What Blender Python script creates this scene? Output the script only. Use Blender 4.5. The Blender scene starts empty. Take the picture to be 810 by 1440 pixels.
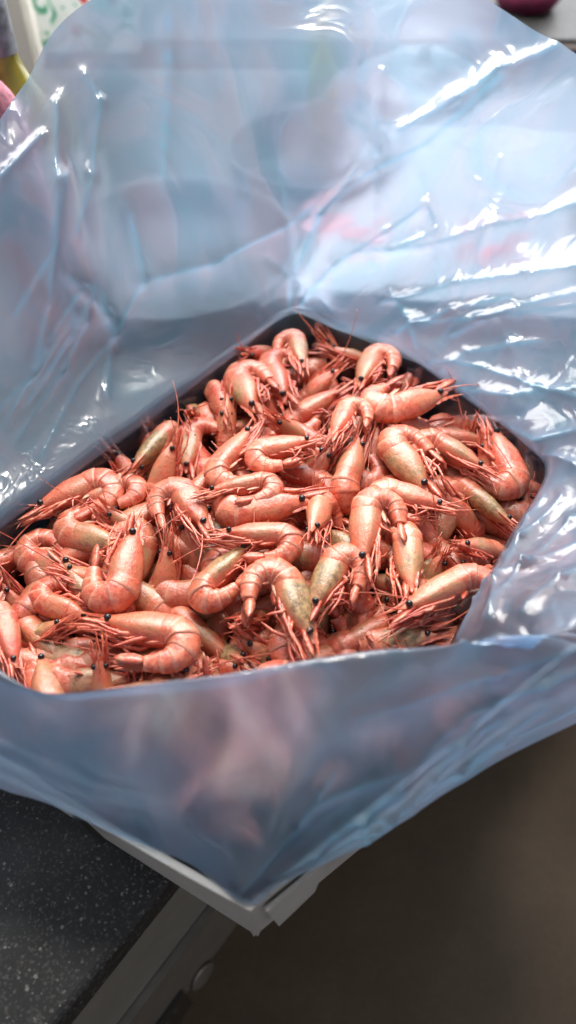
import bpy, math, random
import numpy as np
from mathutils import Vector, Matrix, noise
random.seed(7)
S = bpy.context.scene
COL = S.collection

# ------------------------------------------------------------------ camera
RIM = 0.075                      # height of the box rim above the counter (m)
CZ = RIM + 0.36                  # camera height
PIT = math.radians(52.0)         # looking down
F = 1067.0
cam_d = bpy.data.cameras.new('camera'); cam = bpy.data.objects.new('camera', cam_d); COL.objects.link(cam)
cam.location = (0, 0, CZ); cam.rotation_euler = (math.pi / 2 - PIT, 0, 0)
cam_d.sensor_fit = 'VERTICAL'; cam_d.sensor_height = 36; cam_d.lens = F / 1440 * 36
cam_d.clip_start = 0.01; cam_d.clip_end = 50
cam_d.dof.use_dof = True; cam_d.dof.focus_distance = 0.435; cam_d.dof.aperture_fstop = 4.2
S.camera = cam

# ------------------------------------------------------------------ room light
w = bpy.data.worlds.new('World'); S.world = w; w.use_nodes = True
w.node_tree.nodes['Background'].inputs[0].default_value = (0.90, 0.94, 1.0, 1)
w.node_tree.nodes['Background'].inputs[1].default_value = 0.34
def area(name, loc, target, sx, sy, power, col):
    l = bpy.data.lights.new(name, 'AREA'); l.shape = 'RECTANGLE'; l.size = sx; l.size_y = sy; l.energy = power; l.color = col
    o = bpy.data.objects.new(name, l); COL.objects.link(o); o.location = loc
    o.rotation_euler = (Vector(target) - Vector(loc)).to_track_quat('-Z', 'Y').to_euler(); return o
area('window_daylight', (-0.12, 1.02, 0.80), (0.02, 0.34, 0.05), 0.9, 0.6, 22.0, (1.0, 0.97, 0.93))
area('added_key_light', (0.08, 0.88, 1.85), (0.0, 0.35, 0.05), 0.19, 0.19, 15.5, (1.0, 0.95, 0.88))  # unseen overhead key light, added to model the shrimp's form
S.view_settings.view_transform = 'Standard'; S.view_settings.look = 'None'
S.view_settings.exposure = 0.14; S.view_settings.gamma = 1.0
S.render.engine = 'CYCLES'
S.cycles.use_denoising = True
S.cycles.max_bounces = 14; S.cycles.transparent_max_bounces = 24; S.cycles.transmission_bounces = 10
S.cycles.caustics_reflective = False; S.cycles.caustics_refractive = True
S.cycles.sample_clamp_indirect = 4

# ------------------------------------------------------------------ helpers
def at(px, py, z):
    x = (px - 405) / F; y = -(py - 720) / F
    cp, sp = math.cos(PIT), math.sin(PIT)
    d = Vector((x, cp + y * sp, -sp + y * cp))
    return Vector((0, 0, CZ)) + d * ((z - CZ) / d.z)

def mesh(name, verts, faces, mats=(), smooth=False, attrs=None):
    m = bpy.data.meshes.new(name); m.from_pydata([tuple(v) for v in verts], [], faces)
    for a in mats: m.materials.append(a)
    if smooth: m.polygons.foreach_set('use_smooth', [True] * len(m.polygons))
    for k, vals in (attrs or {}).items():
        at_ = m.attributes.new(k, 'FLOAT', 'POINT'); at_.data.foreach_set('value', vals)
    m.update(); return m

def obj(name, me, parent=None, label=None, cat=None, group=None, kind=None, loc=None):
    o = bpy.data.objects.new(name, me); COL.objects.link(o)
    if parent: o.parent = parent
    if loc is not None: o.location = loc
    if label: o['label'] = label
    if cat: o['category'] = cat
    if group: o['group'] = group
    if kind: o['kind'] = kind
    return o

class G:
    """collects geometry"""
    def __init__(s): s.v = []; s.f = []; s.a = {}
    def add(s, v, f):
        n = len(s.v); s.v += [Vector(q) for q in v]; s.f += [[i + n for i in q] for q in f]
    def box(s, lo, hi):
        x0, y0, z0 = lo; x1, y1, z1 = hi
        s.add([(x0,y0,z0),(x1,y0,z0),(x1,y1,z0),(x0,y1,z0),(x0,y0,z1),(x1,y0,z1),(x1,y1,z1),(x0,y1,z1)],
              [(0,3,2,1),(4,5,6,7),(0,1,5,4),(1,2,6,5),(2,3,7,6),(3,0,4,7)])
    def prism(s, pts, z0, z1):
        n = len(pts)
        s.add([(p[0],p[1],z0) for p in pts] + [(p[0],p[1],z1) for p in pts],
              [list(range(n))[::-1], list(range(n, 2*n))] + [(i,(i+1)%n,n+(i+1)%n,n+i) for i in range(n)])
    def lathe(s, prof, n=40, c=(0,0,0)):
        v = []; f = []
        for r, z in prof:
            for k in range(n):
                t = 2*math.pi*k/n; v.append((c[0]+r*math.cos(t), c[1]+r*math.sin(t), c[2]+z))
        for i in range(len(prof)-1):
            for k in range(n): f.append((i*n+k, i*n+(k+1)%n, (i+1)*n+(k+1)%n, (i+1)*n+k))
        s.add(v, f)
    def tube(s, pts, rads, n=6, flat=1.0, up=Vector((0,0,1))):
        v = []; f = []; m = len(pts)
        for i, p in enumerate(pts):
            t = (pts[min(i+1,m-1)] - pts[max(i-1,0)]).normalized()
            a = t.cross(up); a = a.normalized() if a.length > 1e-4 else Vector((0,1,0)); b = a.cross(t)
            for k in range(n):
                an = 2*math.pi*k/n; v.append(p + (a*math.cos(an)*flat + b*math.sin(an))*rads[i])
        for i in range(m-1):
            for k in range(n): f.append((i*n+k, i*n+(k+1)%n, (i+1)*n+(k+1)%n, (i+1)*n+k))
        f.append(list(range(n))[::-1]); f.append([(m-1)*n+k for k in range(n)])
        s.add(v, f)
    def mesh(s, name, mats, smooth=False): return mesh(name, s.v, s.f, mats, smooth)

# ------------------------------------------------------------------ material helper
def mat(name):
    m = bpy.data.materials.new(name); m.use_nodes = True; nt = m.node_tree
    b = nt.nodes['Principled BSDF']; return m, nt, b, nt.nodes['Material Output']
def N(nt, t, **kw):
    n = nt.nodes.new(t)
    for k, v in kw.items():
        if k in n.inputs: n.inputs[k].default_value = v
        else: setattr(n, k, v)
    return n
def ramp(nt, fac, stops, interp='LINEAR'):
    r = nt.nodes.new('ShaderNodeValToRGB'); r.color_ramp.interpolation = interp
    e = r.color_ramp.elements
    while len(e) < len(stops): e.new(0.5)
    for i, (p, c) in enumerate(stops): e[i].position = p; e[i].color = tuple(c) + (1,)
    nt.links.new(fac, r.inputs[0]); return r.outputs[0]
def mixc(nt, f, a, b, mode='MIX'):
    n = nt.nodes.new('ShaderNodeMix'); n.data_type = 'RGBA'; n.blend_type = mode
    for i, v in ((0, f), (6, a), (7, b)):
        if isinstance(v, (int, float)): n.inputs[i].default_value = v
        elif isinstance(v, tuple): n.inputs[i].default_value = v + (1,)
        else: nt.links.new(v, n.inputs[i])
    return n.outputs[2]
def mth(nt, op, a, b=0.0, c=0.0, clamp=False):
    n = nt.nodes.new('ShaderNodeMath'); n.operation = op; n.use_clamp = clamp
    for i, v in enumerate((a, b, c)):
        if isinstance(v, (int, float)): n.inputs[i].default_value = v
        else: nt.links.new(v, n.inputs[i])
    return n.outputs[0]
def simple(name, col, rough=0.5, metal=0.0, var=0.0, scale=20, bump=0.0):
    m, nt, b, o = mat(name); b.inputs['Roughness'].default_value = rough; b.inputs['Metallic'].default_value = metal
    tc = N(nt, 'ShaderNodeTexCoord'); n = N(nt, 'ShaderNodeTexNoise', Scale=scale, Detail=6.0); nt.links.new(tc.outputs['Object'], n.inputs['Vector'])
    c = ramp(nt, n.outputs[0], [(0.3, tuple(x*(1-var) for x in col)), (0.7, tuple(min(1, x*(1+var)) for x in col))])
    nt.links.new(c, b.inputs['Base Color'])
    if bump:
        bp = N(nt, 'ShaderNodeBump', Strength=bump, Distance=0.001); nt.links.new(n.outputs[0], bp.inputs['Height']); nt.links.new(bp.outputs[0], b.inputs['Normal'])
    return m

# ------------------------------------------------------------------ shell materials
def shell(name, kind):
    m, nt, b, o = mat(name); L = nt.links.new
    tc = N(nt, 'ShaderNodeTexCoord'); oi = N(nt, 'ShaderNodeObjectInfo')
    sep = N(nt, 'ShaderNodeSeparateColor'); L(oi.outputs['Color'], sep.inputs[0])
    off = N(nt, 'ShaderNodeVectorMath', operation='ADD'); L(tc.outputs['Object'], off.inputs[0])
    sc = N(nt, 'ShaderNodeVectorMath', operation='SCALE'); L(oi.outputs['Color'], sc.inputs[0]); sc.inputs['Scale'].default_value = 3.0
    L(sc.outputs[0], off.inputs[1])
    def noi(s, d=4.0, r=0.55):
        n = N(nt, 'ShaderNodeTexNoise', Scale=s, Detail=d, Roughness=r); L(off.outputs[0], n.inputs['Vector']); return n.outputs[0]
    big = noi(90); mid = noi(330, 5.0, 0.65); fine = noi(1400, 3.0)
    if kind == 'body':
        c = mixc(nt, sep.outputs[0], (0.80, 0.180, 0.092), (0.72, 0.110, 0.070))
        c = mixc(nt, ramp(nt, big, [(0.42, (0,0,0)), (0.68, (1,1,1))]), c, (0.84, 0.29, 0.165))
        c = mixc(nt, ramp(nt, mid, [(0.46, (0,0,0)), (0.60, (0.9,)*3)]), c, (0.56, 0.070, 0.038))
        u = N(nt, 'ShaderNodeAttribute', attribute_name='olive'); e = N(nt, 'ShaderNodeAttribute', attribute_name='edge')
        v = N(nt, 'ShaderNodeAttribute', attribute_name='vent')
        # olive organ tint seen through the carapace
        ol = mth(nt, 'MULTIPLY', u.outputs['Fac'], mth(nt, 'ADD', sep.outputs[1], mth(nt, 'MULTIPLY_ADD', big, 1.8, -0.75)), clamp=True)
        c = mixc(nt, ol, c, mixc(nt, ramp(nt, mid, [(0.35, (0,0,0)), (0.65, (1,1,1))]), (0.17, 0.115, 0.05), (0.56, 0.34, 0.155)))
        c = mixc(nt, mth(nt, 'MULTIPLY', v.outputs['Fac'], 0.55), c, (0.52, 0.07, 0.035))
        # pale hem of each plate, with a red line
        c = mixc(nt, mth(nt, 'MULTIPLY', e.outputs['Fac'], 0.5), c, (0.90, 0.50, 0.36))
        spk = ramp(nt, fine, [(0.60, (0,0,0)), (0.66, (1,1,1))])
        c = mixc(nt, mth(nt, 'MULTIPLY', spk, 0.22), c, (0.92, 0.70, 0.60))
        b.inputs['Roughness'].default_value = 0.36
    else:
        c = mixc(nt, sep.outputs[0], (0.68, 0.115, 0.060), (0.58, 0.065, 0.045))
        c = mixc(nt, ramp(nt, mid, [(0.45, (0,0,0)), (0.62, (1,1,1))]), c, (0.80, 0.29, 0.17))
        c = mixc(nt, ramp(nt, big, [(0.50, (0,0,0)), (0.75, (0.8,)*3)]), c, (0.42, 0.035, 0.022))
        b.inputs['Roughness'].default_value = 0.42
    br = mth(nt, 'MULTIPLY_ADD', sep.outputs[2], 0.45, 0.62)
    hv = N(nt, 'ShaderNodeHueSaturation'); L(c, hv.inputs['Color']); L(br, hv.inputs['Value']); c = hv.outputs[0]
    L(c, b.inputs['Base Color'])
    b.inputs['Subsurface Weight'].default_value = 0.20; b.inputs['Subsurface Radius'].default_value = (1.0, 0.35, 0.2)
    b.inputs['Subsurface Scale'].default_value = 0.0035
    b.inputs['Coat Weight'].default_value = 0.5; b.inputs['Coat Roughness'].default_value = 0.16
    b.inputs['Specular IOR Level'].default_value = 0.55
    rr = mth(nt, 'MULTIPLY_ADD', mid, 0.5, 0.12); L(rr, b.inputs['Roughness'])
    bp = N(nt, 'ShaderNodeBump', Strength=0.5, Distance=0.0010); L(mid, bp.inputs['Height'])
    bp2 = N(nt, 'ShaderNodeBump', Strength=0.5, Distance=0.0004); L(fine, bp2.inputs['Height']); L(bp.outputs[0], bp2.inputs['Normal'])
    L(bp2.outputs[0], b.inputs['Normal']); L(bp2.outputs[0], b.inputs['Coat Normal'])
    return m
M_BODY = shell('shrimp_shell', 'body'); M_LEG = shell('shrimp_legs', 'leg')
M_EYE = simple('eye_black', (0.008, 0.008, 0.01), 0.14, var=0.3, scale=900, bump=0.4)
M_SWIM = simple('swimmeret_pale', (0.72, 0.36, 0.24), 0.4, var=0.25, scale=500, bump=0.3)

# ------------------------------------------------------------------ shrimp builder (units: cm, scaled by 0.01)
SEG = [.44, .46, .52, .46, .40, .66]
BEND = {'T': [22, 44, 54, 42, 20, 4], 'M': [14, 30, 42, 30, 16, 4], 'S': [6, 14, 22, 18, 10, 4], 'C': [22, 44, 52, 46, 34, 22]}
CM = 0.01
def spine(bend):
    """dense centreline of the abdomen: list of (s, x, y, theta)"""
    out = []; x = y = 0.0; th = 0.0; s = 0.0; n = 24
    for L_, b in zip(SEG, bend):
        for k in range(n):
            out.append((s, x, y, th)); d = L_/n; th += math.radians(b)/n
            x += -math.cos(th)*d; y += -math.sin(th)*d; s += d
    out.append((s, x, y, th)); return out
def lerp(sp, s):
    T = sp[-1][0]
    if s <= 0: return (-s*1.0, 0.0, 0.0)
    i = min(int(s/T*(len(sp)-1)), len(sp)-2)
    while i > 0 and sp[i][0] > s: i -= 1
    while i < len(sp)-2 and sp[i+1][0] < s: i += 1
    a, b = sp[i], sp[i+1]; t = min(1, max(0, (s-a[0])/(b[0]-a[0])))
    return (a[1]+(b[1]-a[1])*t, a[2]+(b[2]-a[2])*t, a[3]+(b[3]-a[3])*t)
NR = 18
def ring(g, cx, cy, th, a, b, low=0.72, edge=0.0, olive=0.0, jit=0.0):
    dx, dy = -math.sin(th), math.cos(th)
    st = len(g.v)
    for k in range(NR):
        t = 2*math.pi*k/NR; c = math.cos(t); s_ = math.sin(t)
        rr = a*c if c > 0 else a*c*low
        bb = b*s_*(1.0 + (0.10 if c < 0 else 0.0))
        if abs(c) < 0.01: pass
        g.v.append(Vector((cx+dx*rr, cy+dy*rr, bb)) * CM)
        g.a.setdefault('edge', []).append(edge); g.a.setdefault('olive', []).append(olive*(1.0 if c > -0.6 else 0.4))
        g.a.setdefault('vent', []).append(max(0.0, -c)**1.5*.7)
    return st
def lumpy(g, sd, amp=.045):
    for i, q in enumerate(g.v):
        p = q/CM*1.6 + Vector((sd*3.1, sd*1.7, 0)); k = noise.noise(p) + .5*noise.noise(p*2.6)
        g.v[i] = q + Vector((0, 0, q.z)).normalized()*amp*CM*k if abs(q.z) > 1e-6 else q
        g.v[i] += noise.noise_vector(p*.8)*amp*CM
def bridge(g, a, b):
    for k in range(NR): g.f.append([a+k, a+(k+1)%NR, b+(k+1)%NR, b+k])
def rad(s):
    T = sum(SEG); t = s/T
    a = 0.76*(1-t)**0.55*0.62 + 0.29 if t < 1 else .29
    a = 0.85 - 0.50*max(0.0, (t-.28)/.72)**1.1
    return a, a*(0.86 - 0.04*t)
def blade(g, p0, d, n, L_, wd, th=0.03, bendv=Vector((0,0,0))):
    """a flat leaf-shaped plate from p0 along d; n is its flat normal"""
    side = d.cross(n).normalized(); v = []; m = 6
    prof = [0.45, 0.8, 1.0, 0.95, 0.7, 0.12]
    for i in range(m):
        t = i/(m-1); c = p0 + d*L_*t + bendv*t*t; w_ = wd*prof[i]
        v += [c - side*w_, c + n*th*(1-t*.6), c + side*w_, c - n*th*(1-t*.6)]
    f = []
    for i in range(m-1):
        for k in range(4): f.append((i*4+k, i*4+(k+1)%4, (i+1)*4+(k+1)%4, (i+1)*4+k))
    f.append((3,2,1,0)); f.append(tuple((m-1)*4+k for k in range(4)))
    g.add([q*CM for q in v], f)

def make_variant(kind, seed, antennae):
    R = random.Random(seed); bend = [b*R.uniform(.72, 1.16) for b in BEND[kind]]
    sp = spine(bend); parts = []
    # carapace
    g = G(); prev = None
    prof = [(-.22,.76,.62,0,1,.3),(-.14,.83,.685,0,1,.4),(-.02,.84,.70,0,0,.6),(.5,.87,.72,0,0,1),(1.0,.84,.70,.0,0,1),(1.45,.72,.61,.03,0,1),(1.80,.60,.52,.07,0,.9),
            (2.10,.47,.42,.11,0,.7),(2.36,.35,.32,.15,.0,.5),(2.55,.25,.24,.18,.2,.3),(2.75,.16,.15,.20,.3,.2),(2.95,.06,.07,.22,.3,.1)]
    for x, a, b, cy, e, ol in prof:
        r = ring(g, x, cy, 0, a, b, 0.82, e, ol)
        if prev is not None: bridge(g, prev, r)
        else: g.f.append(list(range(r, r+NR)))
        prev = r
    g.f.append(list(range(prev, prev+NR))[::-1])
    lumpy(g, seed)
    parts.append(('carapace', mesh('carapace', g.v, g.f, [M_BODY], True, g.a)))
    # six overlapping plates
    s = 0.0
    for i, L_ in enumerate(SEG):
        g = G(); g.a = {}; prev = None; s1 = s + L_
        rows = [(s-.16, .90, 0), (s, .965, 0), (s+.25*L_, 1.0, 0), (s+.5*L_, 1.015, 0), (s+.75*L_, 1.02, .1), (s1-.05, 1.035, .5), (s1+.04, 1.04, 1.0), (s1+.06, .95, 1.0)]
        for ss, k, e in rows:
            x, y, th = lerp(sp, ss); a, b = rad(max(0, ss))
            sc_ = 1.0 + 0.05*(i == 1)
            r = ring(g, x, y, th, a*k, b*k*sc_, 0.78, e, 0.25 if i < 2 else 0.05)
            if prev is not None: bridge(g, prev, r)
            prev = r
        if i == 5: g.f.append(list(range(prev, prev+NR)))
        lumpy(g, seed)
        parts.append(('shell_segment', mesh('shell_segment', g.v, g.f, [M_BODY], True, g.a)))
        s = s1
    # tail fan
    x, y, th = sp[-1][1:]; t = Vector((-math.cos(th), -math.sin(th), 0)); d = Vector((-math.sin(th), math.cos(th), 0)); p = Vector((x, y, 0))
    g = G(); sprd = R.uniform(2, 9)
    for q, (an, ln, wd) in enumerate([(0, 1.15, .16), (1, 1.35, .27), (-1, 1.35, .27), (1.7, 1.3, .29), (-1.7, 1.3, .29)]):
        a = math.radians(an*sprd); dd = (t*math.cos(a) + Vector((0,0,1))*math.sin(a)).normalized()
        nn = d*(1.0 if an == 0 else .45) + Vector((0,0,1))*(0 if an == 0 else math.copysign(1, an)); nn = nn - dd*nn.dot(dd)
        blade(g, p - t*.1 + Vector((0,0,.09*an)) + d*(.10 - .05*abs(an)), dd, nn.normalized(), ln, wd, .05, -d*R.uniform(0,.18))
    parts.append(('tail_fan', g.mesh('tail_fan', [M_LEG], True)))
    # rostrum: long saw-toothed spine
    g = G(); m = 10; up = R.uniform(.0, .35); v = []; f = []
    Lr = R.uniform(1.6, 2.3)
    for i in range(m):
        q = i/(m-1); xx = 1.9 + Lr*q; yy = .52 - .22*q + up*q*q*1.2; h = .15*(1-q)+.012; tooth = .05*(1-q)*(i % 2)
        v += [Vector((xx, yy-h, 0)), Vector((xx, yy, .075*(1-q)+.012)), Vector((xx, yy+h+tooth, 0)), Vector((xx, yy, -.075*(1-q)-.012))]
    for i in range(m-1):
        for k in range(4): f.append((i*4+k, i*4+(k+1)%4, (i+1)*4+(k+1)%4, (i+1)*4+k))
    f.append((3,2,1,0)); f.append(tuple((m-1)*4+k for k in range(4)))
    g.add([q*CM for q in v], f); parts.append(('rostrum', g.mesh('rostrum', [M_LEG], False)))
    # eyes
    for sz in (1, -1):
        g = G(); c = Vector((2.46, .20, sz*.36)); r = .158
        g.lathe([(r*math.sin(math.pi*i/8)+1e-4, -r*math.cos(math.pi*i/8)*1.1) for i in range(9)], 12)
        rot = Matrix.Rotation(math.radians(70*sz), 3, 'X')
        g.v = [(rot @ q + c)*CM for q in g.v]
        parts.append(('eye', g.mesh('eye', [M_EYE], True)))
    # antennal scales
    for sz in (1, -1):
        g = G(); a = R.uniform(-.16, .10); dd = Vector((1, a, sz*R.uniform(0, .12))).normalized(); nn = Vector((0, .35, sz)); nn = (nn - dd*nn.dot(dd)).normalized()
        blade(g, Vector((2.3, -.02, sz*.24)), dd, nn, R.uniform(1.3, 1.7), .19, .05)
        parts.append(('antenna_scale', g.mesh('antenna_scale', [M_LEG], True)))
    # walking legs bundled forwards under the head
    for i in range(5):
        for sz in (1, -1):
            g = G(); x0 = .55 + .30*i; z0 = sz*(.30 - .02*i)
            ex = R.uniform(2.6, 4.3); ey = R.uniform(-.62, -.05); ez = sz*R.uniform(.05, .55)
            if R.random() < .12: ex = R.uniform(.9, 2.0); ey = R.uniform(-1.5, -1.0)
            p0 = Vector((x0, -.55+.06*i, z0)); p3 = Vector((ex, ey, ez))
            p1 = p0 + Vector((R.uniform(.15, .5), -R.uniform(.05, .28), sz*R.uniform(0, .2)))
            p2 = p1.lerp(p3, .5) + Vector((0, R.uniform(-.2, .2), R.uniform(-.12, .12)))
            pts = [p0, p0.lerp(p1, .6), p1, p1.lerp(p2, .5), p2, p2.lerp(p3, .5), p3]
            rd = R.uniform(.065, .12)
            g.tube([q*CM for q in pts], [rd*CM*k for k in (1.2, 1.1, 1.0, .9, .8, .6, .2)], 6, flat=R.uniform(.6, 1.0))
            parts.append(('leg', g.mesh('leg', [M_LEG], True)))
    # swimmerets
    s = .3
    for i in range(5):
        x, y, th = lerp(sp, s); a, b = rad(s); d = Vector((math.sin(th), -math.cos(th), 0)); t = Vector((math.cos(th), math.sin(th), 0))
        for sz in (1, -1):
            g = G(); dd = (d*R.uniform(.4, .8) + t*R.uniform(.5, 1.0) + Vector((0,0,sz*R.uniform(-.15,.25)))).normalized()
            nn = Vector((0,0,1)); nn = (nn - dd*nn.dot(dd)).normalized()
            blade(g, Vector((x, y, sz*.22)) + d*a*.62, dd, nn, R.uniform(.65, 1.1), R.uniform(.09, .16), .05)
            parts.append(('swimmeret', g.mesh('swimmeret', [M_SWIM if i % 2 else M_LEG], True)))
        s += SEG[i]*.95
    # feelers
    for sz in (1, -1):
        for q in range(antennae):
            g = G(); p = Vector((2.45, .05-.1*q, sz*.18)); dr = Vector((1, R.uniform(-.3, .5), sz*R.uniform(-.2, .5))).normalized()
            cv = Vector((0, R.uniform(-1, 1)*.09, R.uniform(-1, 1)*.05)); pts = []; n_ = 12; st = R.choice((.16, .2, .45))
            for k in range(n_): pts.append(p.copy()); p = p + dr*st; dr = (dr + cv).normalized()
            g.tube([u*CM for u in pts], [(.045*(1-k/n_)+.012)*CM for k in range(n_)], 4)
            parts.append(('antenna', g.mesh('antenna', [M_LEG], True)))
    apex = min(q[1] for q in sp) - .78
    return parts, apex

VAR = {}
for i, (k, ant) in enumerate([('T',1),('T',2),('T',0),('T',0),('T',1),('C',1),('C',0),('C',0),('M',1),('M',2),('M',0),('S',1),('S',0),('S',0)]):
    VAR.setdefault(k, []).append(make_variant(k, 40+i, ant))

proto = {}
def place(E, K, V, kind, seed, roll=None, zoff=0.0, hue=None, olive=None, bri=None, small=False, pitch=0.0):
    """put one shrimp with its eye at E and its bent back at K (world points); V lies on its leg side"""
    R = random.Random(seed)
    vi = R.randrange(len(VAR[kind])); parts, apex = VAR[kind][vi]
    ML = (2.46 - apex)*CM
    h = (E - K); L_ = h.length; hx = h.normalized()
    s = min(1.28, max(.98, L_/ML))
    tilt = 0.0
    if L_/ML < s*0.97: tilt = math.acos(max(.72, L_/(ML*s)))
    n = Vector((0, 0, 1)); n = (n - hx*n.dot(hx)).normalized()
    left = n.cross(hx)
    vs = (V - K).dot(left)
    if roll is None: roll = 0 if vs < 0 else 180
    if roll > 0 and roll < 180 and vs > 0: roll = 180 - roll
    B = Matrix((hx, left, n)).transposed()                      # columns: X=head, Y=left, Z=up
    rot = B @ Matrix.Rotation(-tilt, 3, 'Y') @ Matrix.Rotation(math.radians(roll + R.uniform(-12, 12)), 3, 'X')
    loc = E - rot @ Vector((2.46*CM*s, .1*CM*s, 0)) + Vector((0, 0, zoff))
    if tilt and R: loc += Vector((0,0,0.0))
    root = bpy.data.objects.new('shrimp', None); COL.objects.link(root); root.empty_display_size = 0.01
    root.matrix_world = Matrix.Translation(loc) @ rot.to_4x4() @ Matrix.Diagonal((s, s*R.uniform(.88, 1.06), s*R.uniform(.82, 1.06), 1))
    c = (R.random() if hue is None else hue, R.uniform(.1, .75) if olive is None else olive, R.random() if bri is None else bri, 1)
    key = (kind, vi)
    if key not in proto:
        lst = []
        for nm, me in parts:
            o = bpy.data.objects.new(nm, me); lst.append(o)
        proto[key] = (lst, []); src = lst; use = True
    else: src = proto[key][0]; use = False
    nleg = 0
    for q in src:
        if small:
            nleg += q.data.name.startswith(('leg', 'swimmeret'))
            if q.data.name.startswith(('swimmeret', 'antenna.')) or (q.data.name.startswith('leg') and nleg > 3): continue
        if q.data.name.startswith('eye') and R.random() < .12: continue
        o = q if (use and not small) else q.copy()
        COL.objects.link(o); o.parent = root; o.color = c
    return root

# ------------------------------------------------------------------ setting: floor, counter, cabinets, walls
def speckle():
    m, nt, b, o = mat('granite_counter'); L = nt.links.new; tc = N(nt, 'ShaderNodeTexCoord')
    v = N(nt, 'ShaderNodeTexVoronoi', Scale=900.0); L(tc.outputs['Object'], v.inputs['Vector'])
    s = N(nt, 'ShaderNodeSeparateColor'); L(v.outputs['Color'], s.inputs[0])
    n = N(nt, 'ShaderNodeTexNoise', Scale=60.0, Detail=8.0); L(tc.outputs['Object'], n.inputs['Vector'])
    c = ramp(nt, n.outputs[0], [(.3, (.006,.006,.007)), (.7, (.018,.018,.019))])
    sp_ = ramp(nt, s.outputs[0], [(0, (0,0,0)), (.72, (0,0,0)), (.86, (.25,)*3), (.965, (.35,)*3), (.985, (1,)*3)])
    c = mixc(nt, sp_, c, mixc(nt, s.outputs[1], (.22,.21,.20), (.10,.075,.06)))
    v2 = N(nt, 'ShaderNodeTexVoronoi', Scale=330.0); L(tc.outputs['Object'], v2.inputs['Vector'])
    s2 = N(nt, 'ShaderNodeSeparateColor'); L(v2.outputs['Color'], s2.inputs[0])
    big = mth(nt, 'MULTIPLY', mth(nt, 'GREATER_THAN', s2.outputs[0], .975), mth(nt, 'LESS_THAN', v2.outputs['Distance'], .32))
    c = mixc(nt, big, c, (.22,.21,.20))
    L(c, b.inputs['Base Color']); b.inputs['Roughness'].default_value = .5
    bp = N(nt, 'ShaderNodeBump', Strength=.25, Distance=.0004); L(s.outputs[0], bp.inputs['Height']); L(bp.outputs[0], b.inputs['Normal'])
    return m
M_GRAN = speckle()
def floor_mat():
    m, nt, b, o = mat('brown_floor'); L = nt.links.new; tc = N(nt, 'ShaderNodeTexCoord')
    n = N(nt, 'ShaderNodeTexNoise', Scale=5.0, Detail=9.0, Roughness=.62); L(tc.outputs['Object'], n.inputs['Vector'])
    n2 = N(nt, 'ShaderNodeTexNoise', Scale=160.0, Detail=3.0); L(tc.outputs['Object'], n2.inputs['Vector'])
    c = ramp(nt, n.outputs[0], [(.3, (.078,.050,.029)), (.5, (.104,.068,.040)), (.7, (.132,.089,.054))])
    c = mixc(nt, .35, c, ramp(nt, n2.outputs[0], [(.35, (.45,)*3), (.65, (1.0,)*3)]), 'MULTIPLY')
    L(c, b.inputs['Base Color']); b.inputs['Roughness'].default_value = .6
    bp = N(nt, 'ShaderNodeBump', Strength=.3, Distance=.001); L(n2.outputs[0], bp.inputs['Height']); L(bp.outputs[0], b.inputs['Normal'])
    return m
g = G(); g.add([(-3,-2,-.88),(3,-2,-.88),(3,3,-.88),(-3,3,-.88)], [(0,1,2,3)])
obj('floor', g.mesh('floor', [floor_mat()]), kind='structure')

P1, P2 = at(240, 1240, 0), at(80, 1440, 0)
ed = (P1 - P2).normalized(); out = Vector((ed.y, -ed.x, 0))          # along the counter, and outwards from it
def slab(g, o0, o1, z0, z1, a0=-0.8, a1=2.4):
    """box along the counter edge: from offset o0 to o1 outwards"""
    q = [P1 + ed*a0 + out*o0, P1 + ed*a1 + out*o0, P1 + ed*a1 + out*o1, P1 + ed*a0 + out*o1]
    g.prism([(p.x, p.y) for p in q], z0, z1)
M_CAB = simple('cabinet_grey', (.19,.175,.155), .5, var=.08, scale=40)
M_STEEL = simple('brushed_steel', (.30,.28,.25), .35, .7, var=.12, scale=60)
M_BLACK = simple('black_plastic', (.012,.012,.013), .3, var=.2)
ct = bpy.data.objects.new('kitchen_counter', None); COL.objects.link(ct); ct.location = (P1.x, P1.y, 0)
ct['label'] = 'dark speckled stone kitchen counter with grey front carrying the shrimp box'; ct['category'] = 'kitchen counter'
def under(o, p):
    o.parent = p; o.matrix_parent_inverse = Matrix.Translation(-p.location); return o
g = G(); slab(g, -2.2, 0, -.028, 0); wt = obj('worktop', g.mesh('worktop', [M_GRAN]))
bv = wt.modifiers.new('b', 'BEVEL'); bv.width = .004; bv.segments = 3; under(wt, ct)
g = G(); slab(g, -2.1, -.010, -.170, -.029); under(obj('drawer_front', g.mesh('drawer_front', [M_CAB])), ct)
g = G(); slab(g, -2.1, -.14, -.86, -.171); under(obj('cabinet_body', g.mesh('cabinet_body', [M_CAB])), ct)
ap = bpy.data.objects.new('built_in_appliance', None); COL.objects.link(ap); ap.location = (P1.x, P1.y, -.2)
ap['label'] = 'metal appliance control panel below the grey drawer front, under the box corner'; ap['category'] = 'appliance'
g = G(); slab(g, -.135, -.004, -.298, -.173); cp = under(obj('control_panel', g.mesh('control_panel', [M_STEEL])), ap)
def onpanel(px, py):      # point on the front plane of the panel seen at a pixel
    o = Vector((0,0,CZ)); d = at(px, py, 0) - o; pl = P1 + out*(-.004)
    return o + d*((pl - o).dot(out)/d.dot(out))
c0 = onpanel(283, 1371); g = G(); n_ = 28; upv = Vector((0,0,1))
for k, (rr, oo) in enumerate(((.0125, .0005), (.0135, .0015), (.0115, .003), (.0, .003))):
    for j in range(n_):
        t = 2*math.pi*j/n_; g.v.append(c0 + ed*math.cos(t)*rr*.95 + upv*math.sin(t)*rr*2.1 + out*oo)
for k in range(3):
    for j in range(n_): g.f.append([k*n_+j, k*n_+(j+1)%n_, (k+1)*n_+(j+1)%n_, (k+1)*n_+j])
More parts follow.
